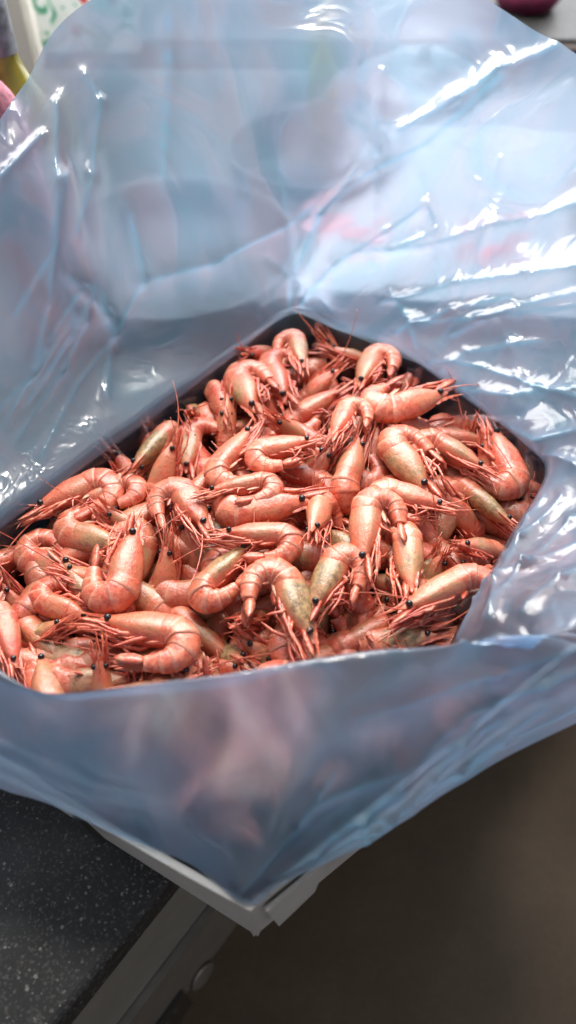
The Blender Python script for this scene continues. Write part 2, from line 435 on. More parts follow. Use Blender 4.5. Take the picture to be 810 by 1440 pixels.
under(obj('knob', g.mesh('knob', [M_STEEL], True)), ap)
c1 = onpanel(243, 1425); g = G()
q = [c1 + ed*a + upv*b + out*o for o in (.0, .0025) for a, b in ((-.04,-.045),(.016,-.045),(.016,.04),(-.04,.04))]
g.add(q, [(3,2,1,0),(4,5,6,7),(0,1,5,4),(1,2,6,5),(2,3,7,6),(3,0,4,7)])
under(obj('display_window', g.mesh('display_window', [M_BLACK])), ap)
g = G()
for k in range(3):
    c2 = c1 + ed*(-.02 + .010*k) + upv*.012 + out*.0027
    g.add([c2 + ed*a + upv*b for a, b in ((0,0),(.005,0),(.005,.003),(0,.003))], [(0,1,2,3)])
under(obj('display_mark', g.mesh('display_mark', [M_CAB])), ap)

# ------------------------------------------------------------------ the carton
M_CARD = simple('white_carton', (.44,.41,.385), .62, var=.06, scale=60, bump=.15)
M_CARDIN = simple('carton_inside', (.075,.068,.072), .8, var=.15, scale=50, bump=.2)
RB, RF, RL, RR = at(408, 432, RIM), at(352, 1281, RIM), at(-245, 905, RIM), at(1050, 715, RIM)
bx = bpy.data.objects.new('shrimp_carton', None); COL.objects.link(bx); cen = (RB+RF+RL+RR)/4; bx.location = (cen.x, cen.y, 0)
bx['label'] = 'open white cardboard carton full of shrimp overhanging the counter edge'; bx['category'] = 'box'
def wall(A, B, bow, name, outer=None):
    """one carton wall from corner A to B, bowed outwards at the rim"""
    g = G(); n = 24; T = .0035; dirv = (B-A).normalized(); o = Vector((dirv.y, -dirv.x, 0))
    if (o.dot(A - cen)) < 0: o = -o
    Zs = [0.002, RIM*.25, RIM*.5, RIM*.75, RIM]
    rows = []
    for side in (0, 1):
        for z in (Zs if side == 0 else Zs[::-1]):
            zz = z/RIM
            row = []
            for i in range(n+1):
                t = i/n; p = A.lerp(B, t); bw = bow*math.sin(math.pi*t)**.8*zz**1.5
                tap = -.002*(1-zz)
                row.append(Vector((p.x, p.y, z + (.0006*math.sin(i*1.7) if zz == 1 else 0))) + o*(bw + tap - (T if side else 0)))
            rows.append(row)
    for r in rows: g.v += r
    m = n+1
    for r in range(len(rows)):
        a = r*m; b = ((r+1) % len(rows))*m
        for i in range(n): g.f.append([a+i, a+i+1, b+i+1, b+i])
    for e in (0, n): g.f.append([r*m+e for r in range(len(rows))])
    me = g.mesh(name, [outer or M_CARD, M_CARDIN])
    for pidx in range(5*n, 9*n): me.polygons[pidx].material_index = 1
    w_ = under(obj(name, me), bx); return w_, o
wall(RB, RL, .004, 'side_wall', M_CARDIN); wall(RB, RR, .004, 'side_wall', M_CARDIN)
wfl, ofl = wall(RF, RL, .004, 'side_wall'); wfr, ofr = wall(RF, RR, .001, 'side_wall')
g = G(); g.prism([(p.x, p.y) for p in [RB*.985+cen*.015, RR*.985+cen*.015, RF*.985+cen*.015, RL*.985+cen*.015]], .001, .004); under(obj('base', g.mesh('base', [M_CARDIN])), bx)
# dark slit of the tab lock in the front left wall, and the folded corner flap
dirv = (RL-RF).normalized(); g = G()
c = RF + dirv*.085 + ofl*.0028; 
q = [c + dirv*a + Vector((0,0,b)) + ofl*o for o in (0, .0022) for a, b in ((-.003,-.034),(.003,-.034),(.011,-.012),(.006,-.012))]
g.add(q, [(3,2,1,0),(4,5,6,7),(0,1,5,4),(1,2,6,5),(2,3,7,6),(3,0,4,7)]); under(obj('tab_slit', g.mesh('tab_slit', [M_BLACK])), bx)
dv = (RR-RF).normalized(); g = G()
q = [RF + dv*a + Vector((0,0,b)) + ofr*o for o in (.0015, .0035) for a, b in ((.006,-.006-RIM*0),(.040,-.004),(.034,-.050),(.012,-.062))]
g.add(q, [(3,2,1,0),(4,5,6,7),(0,1,5,4),(1,2,6,5),(2,3,7,6),(3,0,4,7)]); under(obj('corner_flap', g.mesh('corner_flap', [M_CARD])), bx)

# ------------------------------------------------------------------ shrimp placement
def pile(x, y):
    d = (Vector((x, y, 0)) - Vector((cen.x, cen.y, 0))).length
    return .067 + .014*max(0, 1 - (d/.17)**2)
def onpile(px, py, dz=0.0):
    z = .07
    for _ in range(6):
        p = at(px, py, z + dz); z = pile(p.x, p.y)
    return at(px, py, z + dz)
# eye, bent back, leg side (photo pixels) -> kind, layer, roll (None = on its side), hue, olive, brightness, label
T_ = [
(60,713,163,662,125,705,'T',3,None,.2,.1,.6,'curled shrimp along the left carton wall, its snout pointing down-left'),
(110,712,197,668,150,702,'C',2,None,.3,.1,.5,'smooth curled shrimp tucked behind the one on the left carton wall'),
(-35,800,48,748,20,800,'M',2,None,.5,.0,.5,'orange shrimp cut by the left picture edge beside the carton wall'),
(168,768,72,748,135,728,'C',2,None,.2,.6,.6,'round curled shrimp with olive head just right of the left wall corner'),
(157,722,245,762,200,760,'S',3,85,.2,.25,.7,'straight shrimp seen from above with both eyes showing, pointing left'),
(186,753,168,862,148,800,'T',4,None,.2,.1,.6,'U-shaped shrimp standing head up in the left part, snout straight up'),
(108,812,17,782,75,770,'C',1,None,.3,.0,.4,'disc-like curled shrimp near the left edge below the carton wall'),
(97,804,192,822,140,850,'M',2,None,.1,.2,.8,'shrimp with thin pale snout pointing left, body under the U-shaped one'),
(122,868,38,842,100,828,'C',2,None,.2,.0,.7,'fat curled shrimp with its legs spread right, above the amber headed one'),
(85,880,-8,888,50,910,'M',3,None,.0,.7,.6,'shrimp with amber olive head pointing right at the left edge'),
(152,877,287,893,210,915,'T',4,None,.2,.45,.6,'large oval curled shrimp pointing left above the front fold'),
(130,930,25,918,80,945,'M',1,None,.3,.6,.4,'dull mottled shrimp lying under the amber headed one'),
(141,937,138,1010,170,960,'M',4,88,.2,.4,.8,'shrimp with spread snout pointing up out of the front fold'),
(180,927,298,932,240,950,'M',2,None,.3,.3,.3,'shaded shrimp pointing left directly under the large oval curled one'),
(140,985,66,966,100,990,'C',2,None,.2,.0,.6,'small rounded shrimp back at the lower left by the front fold'),
(18,930,2,842,-20,880,'M',4,None,.6,.0,.5,'upright reddish shrimp touching the left bag edge'),
(261,939,350,975,300,985,'S',3,60,.2,.2,.8,'half hidden shrimp pointing left on the edge of the front fold'),
(338,931,287,875,350,895,'M',2,60,.4,.9,.2,'dark olive shrimp pointing down right toward the front fold'),
(341,872,402,812,380,880,'S',3,None,.2,.3,.6,'shrimp with pale snout pointing down left under the big arch shrimp'),
(431,893,392,784,372,850,'T',5,None,.1,.85,.6,'arched shrimp with grey olive head pointing straight down'),
(445,851,482,764,490,830,'T',5,None,.1,.9,.7,'hook-shaped shrimp with olive head pointing down right of the grey headed arch'),
(478,800,540,862,485,862,'C',3,None,.3,.1,.8,'pale round shrimp back right of the hook-shaped one'),
(418,893,492,908,450,880,'M',2,None,.3,.0,.5,'crescent shrimp back under the hook-shaped one'),
(602,892,492,900,560,878,'M',3,None,.1,.7,.6,'knobbly pink shrimp with olive head under the largest shrimp'),
(575,858,684,796,640,865,'M',5,None,.3,.3,.6,'largest shrimp at the right front, long snout pointing down left'),
(551,848,528,785,520,840,'S',1,80,.2,.9,.1,'small olive shrimp head deep between the round back and the pale headed one'),
(653,769,722,748,690,790,'T',4,None,.4,.35,.4,'rosy shrimp with forked snout pointing left beside the right bag edge'),
(576,824,574,728,548,780,'M',4,35,.1,.4,.95,'pale headed shrimp pointing down with a cracked pink back'),
(511,787,515,686,548,750,'T',5,None,.0,.25,.7,'orange horseshoe shrimp pointing down in the middle right'),
(617,711,521,680,575,722,'T',5,None,.1,.1,.7,'slim shrimp with flat snout pointing down right above the pale headed one'),
(598,684,528,605,600,622,'T',4,None,.1,.6,.7,'thick shrimp with yellowish head pointing down right in the upper middle right'),
(632,700,688,725,650,692,'C',3,None,.3,.0,.5,'orange rounded shrimp with small spine on top, right of centre'),
(711,734,622,658,700,690,'S',2,60,.3,.9,.4,'long greenish shrimp running down right toward the right bag edge'),
(673,658,588,604,640,672,'M',4,None,.1,.55,.6,'tan shrimp pointing down right below the crimson straight one'),
(694,612,738,700,690,680,'T',3,None,.4,.0,.5,'bright U-bent shrimp in the right corner with frilly legs'),
(684,628,704,680,712,655,'S',3,85,.5,.0,.7,'speckled rough shrimp with two prongs pointing up, near right corner'),
(742,636,757,690,730,670,'M',2,None,.9,.0,.3,'dark red shrimp in the far right corner of the pile'),
(706,596,618,560,660,600,'S',3,60,.9,.0,.4,'straight crimson shrimp along the right carton wall'),
(616,555,523,588,560,550,'T',5,None,.1,.1,.7,'shrimp with big black eye pointing right, legs upward, upper right'),
(566,592,636,597,600,582,'C',3,None,.3,.0,.4,'curled back behind the big eyed shrimp of the upper right'),
(655,612,642,668,665,650,'S',1,85,.6,.0,.4,'bundle-legged shrimp standing up between tan and crimson ones'),
(510,539,528,489,545,530,'T',4,None,.1,.5,.7,'curled shrimp with olive head pointing down near the back right wall'),
(582,524,536,552,560,540,'M',2,None,.3,.1,.4,'pale shrimp pointing right just under the back right bag edge'),
(467,492,545,500,490,512,'M',3,None,.2,.6,.5,'shrimp pointing left under the dark back right bag edge'),
(463,478,512,500,470,490,'S',2,70,.3,.2,.4,'shrimp with orange snout rising nearest the back corner'),
(424,512,416,465,392,500,'T',4,None,.1,.6,.8,'glossy curled shrimp with olive head pointing down near the back corner'),
(350,497,408,460,375,495,'S',3,100,.7,.0,.5,'red elongated shrimp lying along the wall at the back corner'),
(358,573,318,512,368,520,'T',3,None,.2,.5,.6,'curled pink shrimp with tan head pointing down right, upper left of the pile'),
(402,560,366,498,395,530,'M',2,None,.6,.0,.4,'reddish shrimp squeezed behind the glossy curled one'),
(470,524,408,546,440,518,'M',3,None,.2,.0,.6,'orange crescent shrimp below the glossy curled one'),
(393,592,467,602,430,572,'S',4,80,.1,.2,.6,'shrimp seen from above with two eyes, pointing left in the upper middle'),
(522,562,452,556,490,572,'T',2,None,.4,.0,.5,'ring-bent shrimp between the crescent one and the big eyed one'),
(472,611,492,562,510,600,'T',5,None,.1,.1,.9,'pale pink shrimp pointing down in the upper centre'),
(502,628,474,708,520,690,'M',3,75,.1,.2,.6,'slender shrimp pointing up right in the very centre'),
(441,745,457,672,480,740,'M',5,60,.1,.35,.8,'whitish striped shrimp pointing straight down at the centre'),
(432,622,344,636,400,650,'T',5,None,.0,.0,.8,'smooth oval shrimp pointing right in the middle of the pile'),
(462,640,392,684,430,690,'S',3,60,.7,.0,.4,'red straight shrimp lying under the smooth oval one'),
(350,609,284,680,340,655,'M',4,None,.1,.35,.6,'broad orange shrimp with one long feeler, pointing up right, left of centre'),
(299,693,394,672,350,702,'T',5,None,.1,.1,.6,'narrow curled shrimp pointing down left below the broad orange one'),
(425,706,297,732,350,708,'T',4,None,.2,.0,.6,'long thin shrimp pointing right beneath the narrow curled one'),
(322,752,426,752,370,775,'T',5,None,.1,.1,.6,'oval curled shrimp with leafy legs pointing left at the centre left'),
(346,774,262,846,330,850,'T',4,None,.1,.8,.6,'round curled shrimp with green spotted head pointing up right'),
(234,778,216,856,250,850,'M',3,60,.1,.2,.5,'upright tan shrimp right of the U-shaped one'),
(261,741,287,812,240,780,'S',3,70,.4,.1,.5,'grainy shrimp with tall pink snout bundle pointing up'),
(285,738,246,672,250,712,'T',4,None,.3,.0,.5,'arch-backed shrimp with hanging legs left of the narrow curled one'),
(242,632,188,706,250,670,'S',4,55,.1,.2,.7,'straight smooth shrimp pointing up right beside the left wall'),
(193,655,252,590,205,605,'M',3,60,.1,.95,.4,'shrimp with dark green back by the left wall gap'),
(268,580,278,542,290,560,'M',2,80,.1,.9,.6,'shrimp with torn greenish head facing down by the left wall'),
(318,585,294,528,325,540,'S',2,100,.3,.0,.6,'plain orange shrimp back standing next to the greenish torn head'),
(319,563,312,625,340,590,'S',3,80,.1,.2,.7,'shrimp head pointing up between the plain orange back and the tan headed one'),
(268,618,305,668,310,630,'M',1,60,.8,.0,.4,'red leggy shrimp partly buried beside the broad orange one'),
(204,606,216,655,230,640,'S',1,80,.4,.0,.4,'shrimp with spiky snout sticking up against the left wall'),
(380,548,386,596,400,570,'S',2,80,.3,.1,.7,'small upright shrimp head behind the two eyed one'),
(530,612,518,668,540,650,'M',2,60,.7,.0,.4,'red shrimp back between the slender and the thick yellowish headed ones'),
(512,718,474,772,505,765,'M',2,60,.2,.8,.3,'olive brown shrimp sunk beside the whitish striped one'),
(348,902,402,932,385,905,'C',2,None,.2,.6,.4,'shrimp with a curled ring of feeler by the front fold'),
(645,800,598,730,640,760,'M',2,60,.6,.1,.4,'reddish shrimp under the flat snouted one at the right'),
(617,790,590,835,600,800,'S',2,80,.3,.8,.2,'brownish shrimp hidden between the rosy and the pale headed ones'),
(600,850,662,878,640,860,'M',3,60,.6,.1,.4,'shrimp back squeezed under the largest one at the bag edge'),
(570,922,645,905,600,895,'M',2,None,.3,.1,.5,'orange strip of shrimp back next to the front fold at right'),
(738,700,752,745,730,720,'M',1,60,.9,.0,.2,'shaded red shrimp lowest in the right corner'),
(10,828,34,872,40,840,'M',1,None,.7,.0,.3,'dull red shrimp between the left edge and the fat curled one'),
(14,900,34,948,10,930,'S',2,80,.6,.1,.4,'narrow shrimp standing upright at the lower left corner'),
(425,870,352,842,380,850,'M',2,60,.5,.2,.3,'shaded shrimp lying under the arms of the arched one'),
(160,640,205,662,190,680,'C',1,None,.5,.0,.4,'rounded shrimp back peeping out below the left wall'),
(440,700,408,735,420,740,'M',2,80,.5,.1,.5,'shrimp of tangled pale legs left of the whitish striped one'),
]
for i, (ex, ey, kx, ky, vx, vy, kd, ly, rl, hu, ol, br, lab) in enumerate(T_):
    dz = .0045*(ly - 3) + .004
    E_ = onpile(ex, ey, dz + .001); K_ = onpile(kx, ky, dz - .001); V_ = onpile(vx, vy, dz)
    if rl is not None: E_.z += .001
    o = place(E_, K_, V_, kd, 100+i, rl, 0, hu, ol, br)
    o['label'] = lab; o['category'] = 'shrimp'; o['group'] = 'cooked shrimp on top of the pile'
# buried layers
def inbox(p, mrg):
    for A, B in ((RB,RR),(RR,RF),(RF,RL),(RL,RB)):
        d = (B-A).normalized(); o = Vector((d.y,-d.x,0))
        if o.dot(A-cen) < 0: o = -o
        if (Vector((p.x,p.y,RIM))-A).dot(o) > -mrg: return False
    return True
rr_ = random.Random(5)
def scatter(x0, y0, x1, y1, step, dz, lab, grp, mg=.017):
    yy = y0
    while yy < y1:
        xx = x0
        while xx < x1:
            px, py = xx + rr_.uniform(-16, 16), yy + rr_.uniform(-12, 12); a = rr_.uniform(0, 2*math.pi)
            c = onpile(px, py, dz)
            if inbox(c, mg):
                h = Vector((math.cos(a), math.sin(a), rr_.uniform(-.25,.25)))*.023; e = c+h; k = c-h; v = c + Vector((-h.y, h.x, 0))*rr_.choice((-1,1))
                if inbox(e, .01+(mg-.017)*1.5) and inbox(k, .008):
                    o = place(e, k, v, rr_.choice('TTMCS'), rr_.randrange(10**6), rr_.choice((None,None,60,90)), 0, rr_.uniform(.2,.9), rr_.uniform(0,.7), rr_.uniform(0,.7), small=True)
                    o['label'] = lab; o['category'] = 'shrimp'; o['group'] = grp
            xx += step
        yy += step*.72
scatter(-30, 470, 800, 970, 84, -.028, 'cooked pink shrimp buried beneath the top layer of the pile', 'cooked shrimp buried in the pile')
scatter(-25, 465, 800, 965, 74, -.006, 'cooked pink shrimp lying in a gap between the uppermost shrimp', 'cooked shrimp in the gaps of the pile')
scatter(-20, 470, 800, 960, 66, -.015, 'cooked pink shrimp buried beneath the top layer of the pile', 'cooked shrimp buried in the pile')
scatter(0, 985, 760, 1250, 60, .004, 'cooked shrimp seen blurred through the blue front of the bag', 'cooked shrimp behind the front film', .03)
scatter(-40, 975, 790, 1010, 84, -.002, 'cooked shrimp seen blurred through the blue front of the bag', 'cooked shrimp behind the front film')
pz = G(); q = [RB.lerp(cen,.10), RR.lerp(cen,.10), RF.lerp(cen,.10), RL.lerp(cen,.10)]

# ------------------------------------------------------------------ the plastic bag
def film():
    m, nt, b, o = mat('blue_film'); L = nt.links.new; nt.nodes.remove(b)
    tc = N(nt, 'ShaderNodeTexCoord')
    n1 = N(nt, 'ShaderNodeTexNoise', Scale=9.0, Detail=5.0, Roughness=.5, Distortion=1.2); L(tc.outputs['Object'], n1.inputs['Vector'])
    mp = N(nt, 'ShaderNodeMapping'); mp.inputs['Scale'].default_value = (1, 1, .45); L(tc.outputs['Object'], mp.inputs[0])
    wv = N(nt, 'ShaderNodeTexNoise', Scale=14.0, Detail=2.0, Distortion=2.5); L(mp.outputs[0], wv.inputs['Vector'])
    ridge = mth(nt, 'ABSOLUTE', mth(nt, 'SUBTRACT', wv.outputs[0], .5))
    ridge = mth(nt, 'SUBTRACT', 1.0, mth(nt, 'MULTIPLY', ridge, 9.0), clamp=True)
    vo = N(nt, 'ShaderNodeTexVoronoi', Scale=26.0, feature='SMOOTH_F1', Smoothness=.12); L(mp.outputs[0], vo.inputs['Vector'])
    fn = N(nt, 'ShaderNodeTexNoise', Scale=120.0, Detail=3.0); L(tc.outputs['Object'], fn.inputs['Vector'])
    crm = N(nt, 'ShaderNodeAttribute', attribute_name='crumple')
    vc = N(nt, 'ShaderNodeTexVoronoi', Scale=70.0); L(tc.outputs['Object'], vc.inputs['Vector'])
    b0 = N(nt, 'ShaderNodeBump', Distance=.006); L(vc.outputs['Distance'], b0.inputs['Height']); L(mth(nt, 'MULTIPLY', crm.outputs['Fac'], .34), b0.inputs['Strength'])
    b1 = N(nt, 'ShaderNodeBump', Strength=.2, Distance=.0005); L(vo.outputs['Distance'], b1.inputs['Height']); L(b0.outputs[0], b1.inputs['Normal'])
    b2 = N(nt, 'ShaderNodeBump', Strength=.30, Distance=.0007); L(ridge, b2.inputs['Height']); L(b1.outputs[0], b2.inputs['Normal'])
    b3 = N(nt, 'ShaderNodeBump', Strength=.06, Distance=.0003); L(fn.outputs[0], b3.inputs['Height']); L(b2.outputs[0], b3.inputs['Normal'])
    nrm = b3.outputs[0]
    tr = N(nt, 'ShaderNodeBsdfTransparent'); tr.inputs[0].default_value = (.70, .85, .98, 1)
    rf = N(nt, 'ShaderNodeBsdfRefraction', IOR=1.22, Roughness=.45); rf.inputs['Color'].default_value = (.70, .85, .98, 1); L(nrm, rf.inputs['Normal'])
    tl = N(nt, 'ShaderNodeBsdfTranslucent'); tl.inputs[0].default_value = (.60, .76, .90, 1); L(nrm, tl.inputs['Normal'])
    crx = N(nt, 'ShaderNodeAttribute', attribute_name='crease'); tint = ramp(nt, mth(nt, 'MULTIPLY_ADD', crx.outputs['Fac'], .35, wv.outputs[0]), [(.38, (.68,.73,.98)), (.60, (.46,.69,.98)), (.95, (.28,.70,.96))]); L(tint, tl.inputs[0])  # cyan highlights along the creases are painted into the film colour
    df = N(nt, 'ShaderNodeBsdfDiffuse'); df.inputs[0].default_value = (.46, .66, .86, 1); L(nrm, df.inputs['Normal']); L(tint, df.inputs[0])
    gl = N(nt, 'ShaderNodeBsdfGlossy', Roughness=.17); gl.inputs['Color'].default_value = (1, 1, 1, 1); L(nrm, gl.inputs['Normal'])
    cr = N(nt, 'ShaderNodeAttribute', attribute_name='crease')
    def mx(f, a, c):
        n = nt.nodes.new('ShaderNodeMixShader')
        if isinstance(f, (int, float)): n.inputs[0].default_value = f
        else: L(f, n.inputs[0])
        L(a, n.inputs[1]); L(c, n.inputs[2]); return n.outputs[0]
    see = mx(.68, tr.outputs[0], rf.outputs[0])
    hz = mx(.33, tl.outputs[0], df.outputs[0])
    hza = N(nt, 'ShaderNodeAttribute', attribute_name='haze'); f = mth(nt, 'MULTIPLY_ADD', n1.outputs[0], .30, .13); f = mth(nt, 'MULTIPLY_ADD', ridge, .04, f); f = mth(nt, 'MULTIPLY_ADD', cr.outputs['Fac'], .28, f, clamp=True)
    f = mth(nt, 'MULTIPLY', f, hza.outputs['Fac'], 0, True); body = mx(f, see, hz)
    lw = N(nt, 'ShaderNodeLayerWeight', Blend=.18); L(nrm, lw.inputs['Normal'])
    fr = mth(nt, 'MULTIPLY_ADD', lw.outputs['Fresnel'], .9, .035, clamp=True)
    L(mx(fr, body, gl.outputs[0]), o.inputs['Surface'])
    return m
M_FILM = film()
# rows run from inside the carton (R0) over its rim out to the bag's mouth; columns run clockwise round the carton
cols = [
 [(412,560,.030),(410,438,.079),(398,375,.115),(395,200,.185),(400,-90,.270)],      # back corner
 [(470,560,.030),(478,461,.078),(495,400,.105),(540,200,.185),(600,-60,.262)],
 [(560,590,.030),(558,488,.080),(600,430,.105),(670,230,.175),(690,2,.245)],
 [(640,640,.030),(640,545,.080),(700,490,.105),(790,290,.165),(800,78,.225)],
 [(730,690,.030),(735,618,.082),(800,570,.110),(900,400,.160),(950,180,.200)],
 [(760,720,.030),(768,665,.084),(840,660,.110),(960,560,.150),(1060,400,.180)],
 [(720,790,.035),(722,748,.088),(815,760,.115),(960,720,.145),(1100,650,.160)],
 [(670,860,.040),(674,840,.095),(790,815,.125),(930,830,.145),(1060,860,.130)],
 [(640,940,.040),(640,905,.100),(790,868,.142),(880,890,.140),(960,900,.110)],
 [(640,1020,.040),(635,985,.070),(700,889,.155),(820,925,.142),(850,980,.105)],
 [(560,1060,.040),(545,1030,.072),(590,910,.158),(690,985,.135),(770,1028,.100)],
 [(480,1110,.040),(470,1090,.074),(480,925,.160),(570,1050,.130),(640,1106,.095)],
 [(420,1160,.040),(415,1160,.075),(400,937,.160),(470,1100,.125),(520,1180,.086)],
 [(350,1210,.040),(350,1225,.076),(320,952,.160),(370,1120,.122),(400,1238,.079)],
 [(270,1180,.040),(300,1205,.076),(250,960,.160),(300,1110,.122),(350,1270,.0765)],
 [(180,1130,.040),(220,1150,.076),(170,969,.158),(215,1080,.120),(262,1212,.077)],
 [(90,1080,.040),(110,1110,.076),(90,976,.155),(110,1060,.122),(150,1168,.078)],
 [(0,1030,.040),(0,1050,.076),(40,968,.150),(30,1030,.122),(62,1124,.080)],
 [(-90,980,.040),(-100,1000,.076),(-25,935,.145),(-80,1000,.120),(-40,1090,.082)],
 [(-180,920,.040),(-210,930,.078),(-110,890,.120),(-250,960,.115),(-300,1040,.095)],
 [(-160,880,.040),(-200,885,.079),(-220,830,.110),(-350,800,.120),(-420,760,.110)],
 [(-40,840,.040),(-60,785,.079),(-120,720,.100),(-260,600,.140),(-330,450,.160)],
 [(60,770,.035),(20,724,.079),(-40,640,.100),(-140,480,.155),(-180,330,.190)],
 [(130,710,.035),(110,658,.079),(60,565,.105),(-20,390,.175),(-45,225,.215)],
 [(220,650,.030),(210,586,.079),(165,480,.108),(80,290,.190),(32,122,.235)],
 [(330,580,.030),(315,506,.079),(275,410,.112),(205,220,.195),(125,4,.262)],
]
C = np.array([[tuple(at(*p)) for p in c] for c in cols]); PX = np.array([[p[:2] for p in c] for c in cols], float)
def cr_w(t):
    return np.stack([-.5*t+t*t-.5*t**3, 1-2.5*t*t+1.5*t**3, .5*t+2*t*t-1.5*t**3, -.5*t*t+.5*t**3], -1)
def grid(A, nu, nv):
    nc = A.shape[0]; u = np.arange(nu)/nu*nc; iu = u.astype(int); wu = cr_w(u-iu)
    B = sum(wu[:, k, None, None]*A[(iu+k-1) % nc] for k in range(4))
    nr = A.shape[1]; P = np.concatenate([2*B[:, :1]-B[:, 1:2], B, 2*B[:, -1:]-B[:, -2:-1]], 1)
    v = np.linspace(0, nr-1-1e-6, nv); iv = v.astype(int); wv = cr_w(v-iv)
    return sum(wv[None, :, k, None]*P[:, iv+k] for k in range(4))
NU, NV = 640, 150
W = grid(C, NU, NV); Q = grid(PX, NU, NV)
# normals
du = np.roll(W, -1, 0)-np.roll(W, 1, 0); dvv = np.gradient(W, axis=1); nr_ = np.cross(du, dvv); nr_ /= np.linalg.norm(nr_, axis=2, keepdims=True)+1e-12
disp = np.zeros((NU, NV)); crease = np.zeros((NU, NV))
vv = np.linspace(0, 4, NV)[None, :].repeat(NU, 0)
def seg_crease(pts, amp, wd, rmin=1.05, rmax=4.1, asym=.0, tint=.75):
    amp *= .82
    for (x0, y0), (x1, y1) in zip(pts[:-1], pts[1:]):
        d = np.array([x1-x0, y1-y0], float); Ln = np.hypot(*d); d /= Ln
        rx = Q[..., 0]-x0; ry = Q[..., 1]-y0; t = (rx*d[0]+ry*d[1]); sd = rx*d[1]-ry*d[0]; e = np.clip(np.maximum(-t, t-Ln), 0, None)
        dist = np.sqrt(sd**2+(e*1.0)**2); k = np.exp(-dist/wd)
        k = np.where((vv > rmin) & (vv < rmax), k, 0)
        disp[:] += amp*k + asym*amp*np.tanh(sd/wd)*np.exp(-dist/(wd*3))
        crease[:] = np.maximum(crease, tint*np.exp(-(dist/3.2)**2)*((vv > rmin) & (vv < rmax)))
CL = [
 ([(192,394),(300,366),(400,318),(440,290)], .004, 14), ([(228,-20),(230,120),(226,245)], .003, 10), ([(80,150),(78,260),(62,420),(40,520)], .005, 14),
 ([(120,110),(140,150),(125,250),(100,330)], .004, 12), ([(404,436),(410,390),(450,300),(505,235)], .005, 12), ([(560,185),(640,140),(700,100),(780,72)], .006, 14),
 ([(425,425),(470,370),(540,325),(600,286)], .005, 10), ([(600,286),(615,325),(545,352)], .005, 9), ([(500,352),(600,345),(700,325),(830,290)], .005, 12),
 ([(540,425),(640,405),(740,395),(830,378)], .005, 10), ([(550,410),(575,450),(590,490)], .004, 10), ([(590,460),(680,455),(830,430)], .005, 12),
 ([(600,540),(660,500),(760,480)], .003, 10), ([(640,545),(720,560),(820,540)], .004, 12),([(700,590),(760,620),(830,600)], .004, 12),
 ([(0,255),(60,195)], .004, 9), ([(5,600),(60,480),(110,400)], .004, 8), ([(25,620),(85,520),(115,450),(118,400)], .004, 8), ([(150,560),(155,470),(140,410)], .003, 8),
 ([(-10,580),(45,520),(100,440)], .003, 8), ([(90,385),(150,440),(160,460)], .003, 8),
 ([(700,880),(705,830),(735,760),(790,700)], .004, 8), ([(650,900),(675,850),(715,790),(745,730),(765,700)], .003, 7), ([(690,830),(740,800),(820,760)], .004, 9), ([(740,870),(790,820),(830,790)], .004, 9),
 ([(400,1215),(440,1180),(540,1100),(640,1015)], .004, 12), ([(425,1205),(520,1150),(640,1075),(760,985)], .004, 10), ([(430,1130),(560,1075),(700,1010)], .003, 12),
 ([(500,1130),(512,1178)], .003, 7), ([(340,1250),(420,1150),(470,1080)], .003, 12), ([(640,1010),(760,955),(830,925)], .004, 12), ([(500,1010),(700,950),(830,900)], .003, 16),

 ([(40,560),(95,470),(130,395)], .002, 5), ([(60,640),(110,540),(160,470),(175,430)], .002, 5), ([(180,300),(196,394),(160,470)], .002, 5), ([(20,440),(70,350),(88,250)], .002, 5),
 ([(445,300),(520,240),(600,200),(700,110)], .002, 5), ([(640,480),(720,440),(830,410)], .0025, 5), ([(560,470),(640,440),(720,425)], .0025, 5), ([(610,510),(680,520),(760,545),(830,560)], .0025, 6),
 ([(690,880),(740,800),(800,730),(830,715)], .0025, 5), ([(560,1120),(640,1040),(690,990)], .003, 6), ([(520,1160),(600,1080),(660,1035)], .003, 6), ([(590,1120),(700,1040),(800,985)], .0025, 6),
 ([(380,1230),(470,1150),(560,1100)], .003, 6), ([(500,1135),(575,1138)], .003, 5),
]
for pts, a, wd in CL: seg_crease(pts, a, wd)
rc = random.Random(12)
# extra creases radiating outwards between rim and mouth
for k in range(34):
    u0 = rc.uniform(0, NU); u1 = u0 + rc.uniform(-26, 26); r0 = rc.uniform(1.15, 2.4); r1 = r0 + rc.uniform(.4, 1.6)
    n_ = 4; pts = []
    for j in range(n_):
        t = j/(n_-1); iu = int(u0+(u1-u0)*t) % NU; iv = min(NV-1, int((r0+(r1-r0)*t)/4*(NV-1))); pts.append(tuple(Q[iu, iv]))
    if u0/NU*len(cols) > 19.5 or 10 < u0/NU*len(cols) < 19: continue
    seg_crease(pts, rc.choice((-1, 1))*rc.uniform(.001, .003), rc.uniform(6, 14), tint=.2)
crease_keep = crease.copy()
X = W.reshape(-1, 3); dn = np.zeros(len(X)); cu = (np.arange(NU)/NU*len(cols))[:, None]; fr_ = 1-.82*np.exp(-((cu-14)/4.0)**4)-.45*np.exp(-((cu-22.5)/2.0)**4)
amt = fr_.repeat(NV, 1).reshape(-1)*np.clip((vv-1.0)/.35, 0, 1).reshape(-1)*np.clip((4.3-vv)/.3, 0, 1).reshape(-1)
for i in range(len(X)):
    if amt[i] > 0:
        p = Vector(X[i]); q = Vector((p.x*7, p.y*7, p.z*5))
        q2 = q + noise.noise_vector(q*1.3)*.6
        a = noise.noise(q2); b = 1-abs(noise.noise(q2*2.4+Vector((5,5,5))))*2; c_ = 1-abs(noise.noise(q2*5.5))*2
        dn[i] = a*.012 + b*.0011 + c_*.0002
disp += (dn*amt).reshape(NU, NV)
W = W + nr_*disp[..., None]
